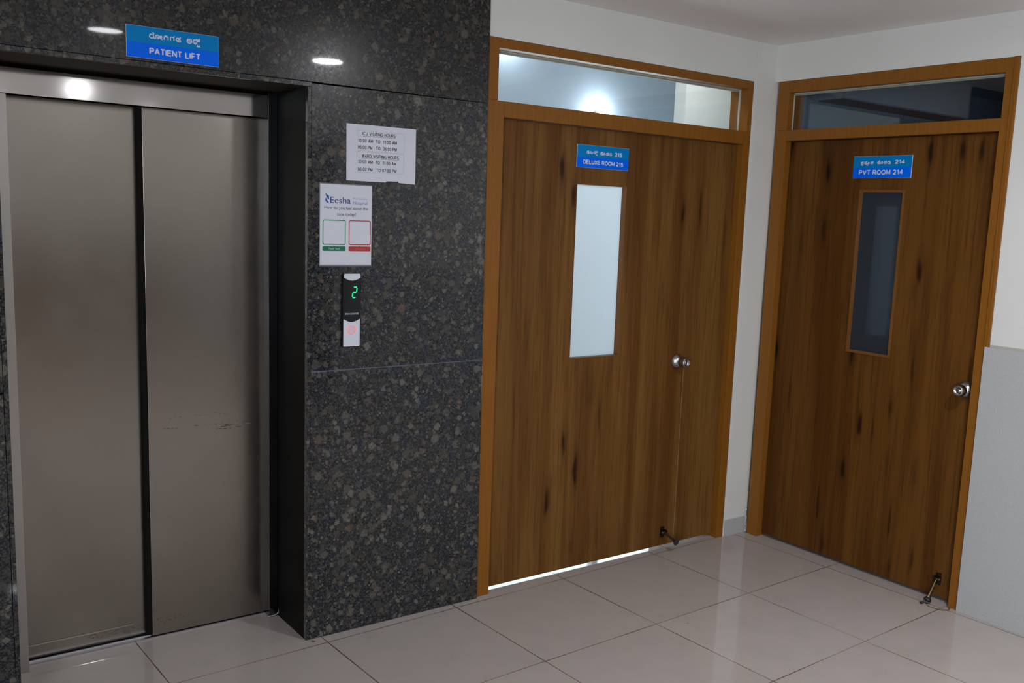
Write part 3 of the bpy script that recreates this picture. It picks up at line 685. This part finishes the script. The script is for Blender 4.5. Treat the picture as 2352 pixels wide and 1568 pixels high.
# ------------------------------------------------------------------ signs
def sign(name, x0, x1, z0, z1, y, thick, en, kn, label, parent_loc=None, rz=0.0, tw=None, split=.46):
    w, h = x1-x0, z1-z0
    s = empty(name, parent_loc, rz)
    tag(s, label, 'sign', 'blue door and lift signs')
    pl = MB().box(0, w, -thick+.0006, 0, 0, h, 0, bev=.0006)
    pl.build('plate', MT['acrylic'], s)
    MB().box(.0008, w-.0008, -thick, -thick+.0005, h*split, h-.0008).build('upper_band', MT['teal'], s)
    MB().box(.0008, w-.0008, -thick, -thick+.0005, .0008, h*split).build('lower_band', MT['blue'], s)
    ex0, ex1, ez, eh, et = en
    bm = lay(ex0[0] if isinstance(ex0, tuple) else ex0, ex1, ez, eh[0], eh[1], et, -thick-.0004)
    letters([bm], 'lettering', MT['letter'], s)
    for it, a, z, wd, ht, t, gp, tb in kn:
        letters([lay(it, a, z, wd, ht, t, -thick-.0004, gap=gp, table=tb)], 'kannada_word' if tb is KN else 'room_number', MT['letter'], s)
    return s
sign('lift_sign', -.6285, -.3335, 2.1165, 2.2155, 0, .004, ('PATIENT LIFT', .070, .0150, (.163, .0205), .0042),
     [(['ro', 'gi', 'ga', 'lla'], .069, .0640, .104, .0195, .0032, .10, KN), (['li', 'pht'], .187, .0640, .046, .0210, .0032, .12, KN)],
     'blue sign reading PATIENT LIFT on granite above the steel doors', (-.6285, -.0025, 2.1165), split=.485)
sign('door_sign', 1.2705, 1.5775, 1.8870, 1.9870, 0, .004, ('DELUXE ROOM 215', .036, .0160, (.238, .0190), .0042),
     [(['di', 'la', 'ksh'], .052, .0620, .066, .0165, .0032, .12, KN), (['ko', 'tha', 'di'], .132, .0600, .074, .0165, .0032, .12, KN), (list('215'), .220, .0590, .043, .0180, .0042, .22, GL)],
     'blue sign reading DELUXE ROOM 215 on the double door', (1.2705, .0498, 1.8870), split=.485)
sign('door_sign', .4685, .7775, 1.9035, 2.0055, 0, .005, ('PVT ROOM 214', .034, .0150, (.234, .0235), .0048),
     [(['pra', 'tye', 'ka'], .038, .0640, .074, .0165, .0032, .12, KN), (['ko', 'tha', 'di'], .128, .0640, .076, .0170, .0032, .12, KN), (list('214'), .222, .0640, .052, .0180, .0044, .22, GL)],
     'blue sign reading PVT ROOM 214 on the dark single door', (XR+.0398, -.4685, 1.9035), R(-90), split=.47)

# ------------------------------------------------------------------ visiting-hours notice
nt = empty('visiting_hours_notice', (.1365, -.0014, 1.7690)); nt.rotation_euler = (0, R(-.4), 0)
tag(nt, 'white paper sheet listing ICU and ward visiting hours, taped on the granite', 'notice')
PW, PH = .2905, .2055
MB().prism([(0, 0), (.164, -.001), (.166, .0035), (.2165, .0045), (.2185, -.0005), (PW, -.0035), (PW+.001, .04), (PW+.0015, PH), (.0, PH+.001)], -.0004, .0002).build('sheet', MT['paper'], nt)
def boxline(x0, x1, z0, z1, t, y):
    bm = bmesh.new(); ribbon(bm, [(x0, z0), (x1, z0), (x1, z1), (x0, z1), (x0, z0)], t, y); return bm
yy = -.0008
T_, HH = .0019, .0128
rows = [('ICU VISITING HOURS', .065, .0378, .138), ('10:00 AM  TO  11:00 AM', .047, .0640, .162), ('05:00 PM   TO  06:00 PM', .046, .0885, .163),
        ('WARD VISITING HOURS', .062, .1190, .156), ('10:00 AM  TO  11:00 AM', .047, .1412, .160), ('06:00 PM   TO 07:00 PM', .046, .1690, .162)]
letters([lay(s_, x, PH-v, w_, HH, T_, yy, gap=.30) for s_, x, v, w_ in rows], 'print', MT['ink'], nt)
bl = bmesh.new(); ribbon(bl, [(.065, PH-.0405), (.204, PH-.0405)], .0009, yy); b2_ = bmesh.new(); ribbon(b2_, [(.062, PH-.1217), (.220, PH-.1217)], .0009, yy)
letters([bl], 'underline', MT['ink'], nt); letters([b2_], 'underline', MT['ink'], nt)
letters([boxline(.0425, .2405, PH-.0945, PH-.0215, .0006, yy), boxline(.0420, .2395, PH-.1725, PH-.0985, .0006, yy)], 'ruled_box', MT['linegrey'], nt)

# ------------------------------------------------------------------ feedback poster
fp = empty('feedback_poster', (.0335, -.0012, 1.4570))
tag(fp, 'white hospital feedback poster with green and red frames above the call panel', 'poster')
FW, FH = .2085, .2950
MB().box(-.0035, FW+.0015, -.0002, .0003, -.006, FH+.0035).build('plastic_sleeve', MT['film'], fp)
MB().box(0, FW, -.0006, -.0002, 0, FH).build('sheet', MT['paper'], fp)
def rrect(x0, x1, z0, z1, rd, n=5):
    p = []
    for cx, cz, a in ((x1-rd, z1-rd, 0), (x0+rd, z1-rd, 90), (x0+rd, z0+rd, 180), (x1-rd, z0+rd, 270)):
        p += arc(cx, cz, rd, rd, a, a+90, n)
    return p
def ring(x0, x1, z0, z1, t, rd, y):
    o_, i_ = rrect(x0, x1, z0, z1, rd), rrect(x0+t, x1-t, z0+t, z1-t, max(rd-t, .0008))
    bm = bmesh.new(); n = len(o_)
    for k in range(n):
        a, b = (k, (k+1) % n)
        try: bm.faces.new([bm.verts.new((p[0], y, p[1])) for p in (o_[a], i_[a], i_[b], o_[b])])
        except ValueError: pass
    return bm
yp = -.0010
for x0, x1, m, nm in ((.0095, .1020, MT['green'], 'green_frame'), (.1145, .2055, MT['red'], 'red_frame')):
    letters([ring(x0, x1, FH-.2215, FH-.1290, .0034, .007, yp)], nm, m, fp)
    bm = bmesh.new(); mid = (x0+x1)/2
    bm.faces.new([bm.verts.new((x, yp, z)) for x, z in rrect(x0, x1, FH-.2445, FH-.2265, .003)])
    bm.faces.new([bm.verts.new((x, yp, z)) for x, z in ((mid-.004, FH-.2268), (mid+.004, FH-.2268), (mid, FH-.2235))])
    letters([bm], nm.replace('frame', 'banner'), m, fp)
letters([fonttext('Thank You!', .033, FH-.2385, .044, .0062, yp-.0004)], 'banner_text', MT['paper'], fp)
bm = bmesh.new()          # print too fine to read on the red banner
for i in range(15): ribbon(bm, [(.138+i*.0029, FH-.2362), (.138+i*.0029+(.0022 if i % 4 else .0012), FH-.2362)], .0011, yp-.0004)
letters([bm], 'banner_text', plain('faded_print', (.50, .22, .21), .6), fp)
letters([fonttext('Eesha', .0395, FH-.0685, .082, .0235, yp, .006)], 'logo_name', MT['navy'], fp)
letters([fonttext('Hospital', .1310, FH-.0700, .0590, .0120, yp, .004), fonttext('Multi Speciality', .1315, FH-.0520, .0580, .0058, yp, .0)], 'logo_caption', MT['paleblue'], fp)
letters([fonttext('How do you feel about the', .0165, FH-.0905, .176, .0112, yp, .010), fonttext('care today?', .0665, FH-.1135, .077, .0112, yp, .014)], 'question', MT['greyink'], fp)
bm = bmesh.new(); bm.faces.new([bm.verts.new((x*.0150+.0195, yp, FH-.0335-z*.0375)) for x, z in ((0, 0), (.25, .30), (.60, .48), (.72, .58), (.48, .64), (.95, .58), (1.05, .34), (.85, .20), (.45, .11))][::-1])
letters([bm], 'logo_wing', MT['logoteal'], fp)
bm = bmesh.new(); bm.faces.new([bm.verts.new((x*.0150+.0195, yp, FH-.0335-z*.0375)) for x, z in ((1, 1), (.78, .78), (.40, .64), (.30, .56), (.50, .42), (.10, .48), (0, .62), (.08, .78), (.5, .90))][::-1])
letters([bm], 'logo_wing', MT['logoblue'], fp)

# ------------------------------------------------------------------ call panel
cp = empty('lift_call_panel', (.1215, 0, 1.1450)); tag(cp, 'slim black and white lift call panel showing a green 2, below the feedback poster', 'call panel')
CW, CH = .0755, .2815
MB().prism(rrect(0, CW, 0, CH, .005), -.011, .002, bev=.0012).build('housing', MT['black'], cp)
def cap(poly, nm, m): return MB().prism(poly, -.0124, -.0108).build(nm, m, cp)
def xarc(xa, xb, zs, dip, n=14): return [(xa+(xb-xa)*i/n, zs-dip*math.sin(math.pi*i/n)) for i in range(n+1)]
cap(xarc(.004, CW-.004, .2640, .0110)+[(CW-.004, CH-.006)]+arc(CW-.008, CH-.0065, .004, .004, 0, 90, 4)+arc(.008, CH-.0065, .004, .004, 90, 180, 4), 'top_cap', MT['panelwhite'])
cap(arc(.008, .007, .004, .004, 180, 270, 4)+arc(CW-.008, .007, .004, .004, 270, 360, 4)+xarc(CW-.004, .004, .1080, .0125), 'button_plate', MT['panelwhite'])
sl = .0060
def seg(a, b):
    bm = bmesh.new(); ribbon(bm, [a, b], .0042, -.0115); return bm
def sk(x, z): return (.0375+x*.0150+z*.13*.0400+.0015, .1885+z*.0400)
letters([seg(sk(.10, 1), sk(.90, 1)), seg(sk(1, .93), sk(1, .55)), seg(sk(.90, .5), sk(.10, .5)), seg(sk(0, .45), sk(0, .07)), seg(sk(.10, 0), sk(.90, 0))], 'digit', MT['led'], cp)
letters([lay('SIR M V ELEVATORS'.replace('SIR', 'SRI'), .0085, .1235, .0585, .0072, .0011, -.0115, gap=.3)], 'maker_text', plain('faint_white', (.45, .45, .5), .5), cp)
bz, bx = .0660, .0372
letters([ring(bx-.0185, bx+.0185, bz-.0190, bz+.0190, .0016, .0184, -.0127)], 'button_ring', MT['redled'], cp)
MB().lathe([(0, .0130), (.014, .0130), (.0168, .0126), (.0168, .0122)], (bx, 0, bz), (0, -1, 0), 30).build('call_button', plain('button_pink', (.72, .52, .58), .4), cp)
letters([seg((bx-.002, bz-.007), (bx+.003, bz+.002)), seg((bx+.003, bz+.002), (bx-.002, bz+.008)), seg((bx+.001, bz-.009), (bx+.002, bz))], 'button_mark', MT['redled'], cp)
cp.children[-1].location.y = -.0018

# ------------------------------------------------------------------ small marks of the place
def mark(m, name, mat, label):
    o = m.build(name, mat); return struct(o, label, 'trim')
mark(MB().box(2.3642, 2.3665, .016, .05, 0, 2.372), 'trim_3', MT['crack'], 'dark crack between the double door frame and the white wall')
k = MB()
random.seed(11)
z = 1.42
while z > .30:
    h = random.uniform(.03, .16); w = random.uniform(.0012, .0045)
    xx = .7800-(z/2.37)*.021
    if random.random() < .78: k.box(xx-w*.3, xx+w, .0085, .0128, z-h, z)
    z -= h+random.uniform(.005, .06)
mark(k, 'trim_4', MT['putty'], 'flaking white putty between granite and the double door frame')

# rusty rings left by the door stopper and mastic around the frames, lying on the floor
def stain(pts, t, name, m):
    bm = bmesh.new()
    for (x0, y0), (x1, y1) in zip(pts, pts[1:]):
        d = Vector((x1-x0, y1-y0, 0)); n = Vector((-d.y, d.x, 0)).normalized()*t*random.uniform(.3, .7)
        bm.faces.new([bm.verts.new(p) for p in (Vector((x0, y0, .0004))+n, Vector((x0, y0, .0004))-n, Vector((x1, y1, .0004))-n, Vector((x1, y1, .0004))+n)])
    k = MB(); k._add(bm, 0); return k.build(name, m, fl)
stain([(XR-.028+.040*math.cos(R(a)), -1.150+.055*math.sin(R(a))) for a in range(150, 330, 12)], .010, 'rust_stain', MT['grout'])
stain([(XR-.055+.012*math.cos(R(a)), -1.105+.020*math.sin(R(a))) for a in range(-40, 200, 24)], .014, 'rust_stain', MT['rust'])
stain([(.003+.001*i, -.012-.002*i) for i in range(8)], .016, 'grout_stain', MT['grout'])
k = MB(); random.seed(5)
for i in range(9):
    z = random.uniform(.004, .13); k.tube([(XR-.006, -.008+random.uniform(-.004, .004), z), (XR-.010, -.012, z+random.uniform(.006, .016))], [.003, .0015], 7)
for i in range(26):
    x = 2.378+i*.0055; k.tube([(x, .0100, .0905), (x+.006, .0098, .0905+random.uniform(-.001, .003))], [.0022, .0018], 6)
mark(k, 'trim_5', MT['putty'], 'crumbling white plaster along the skirting between the two doors')
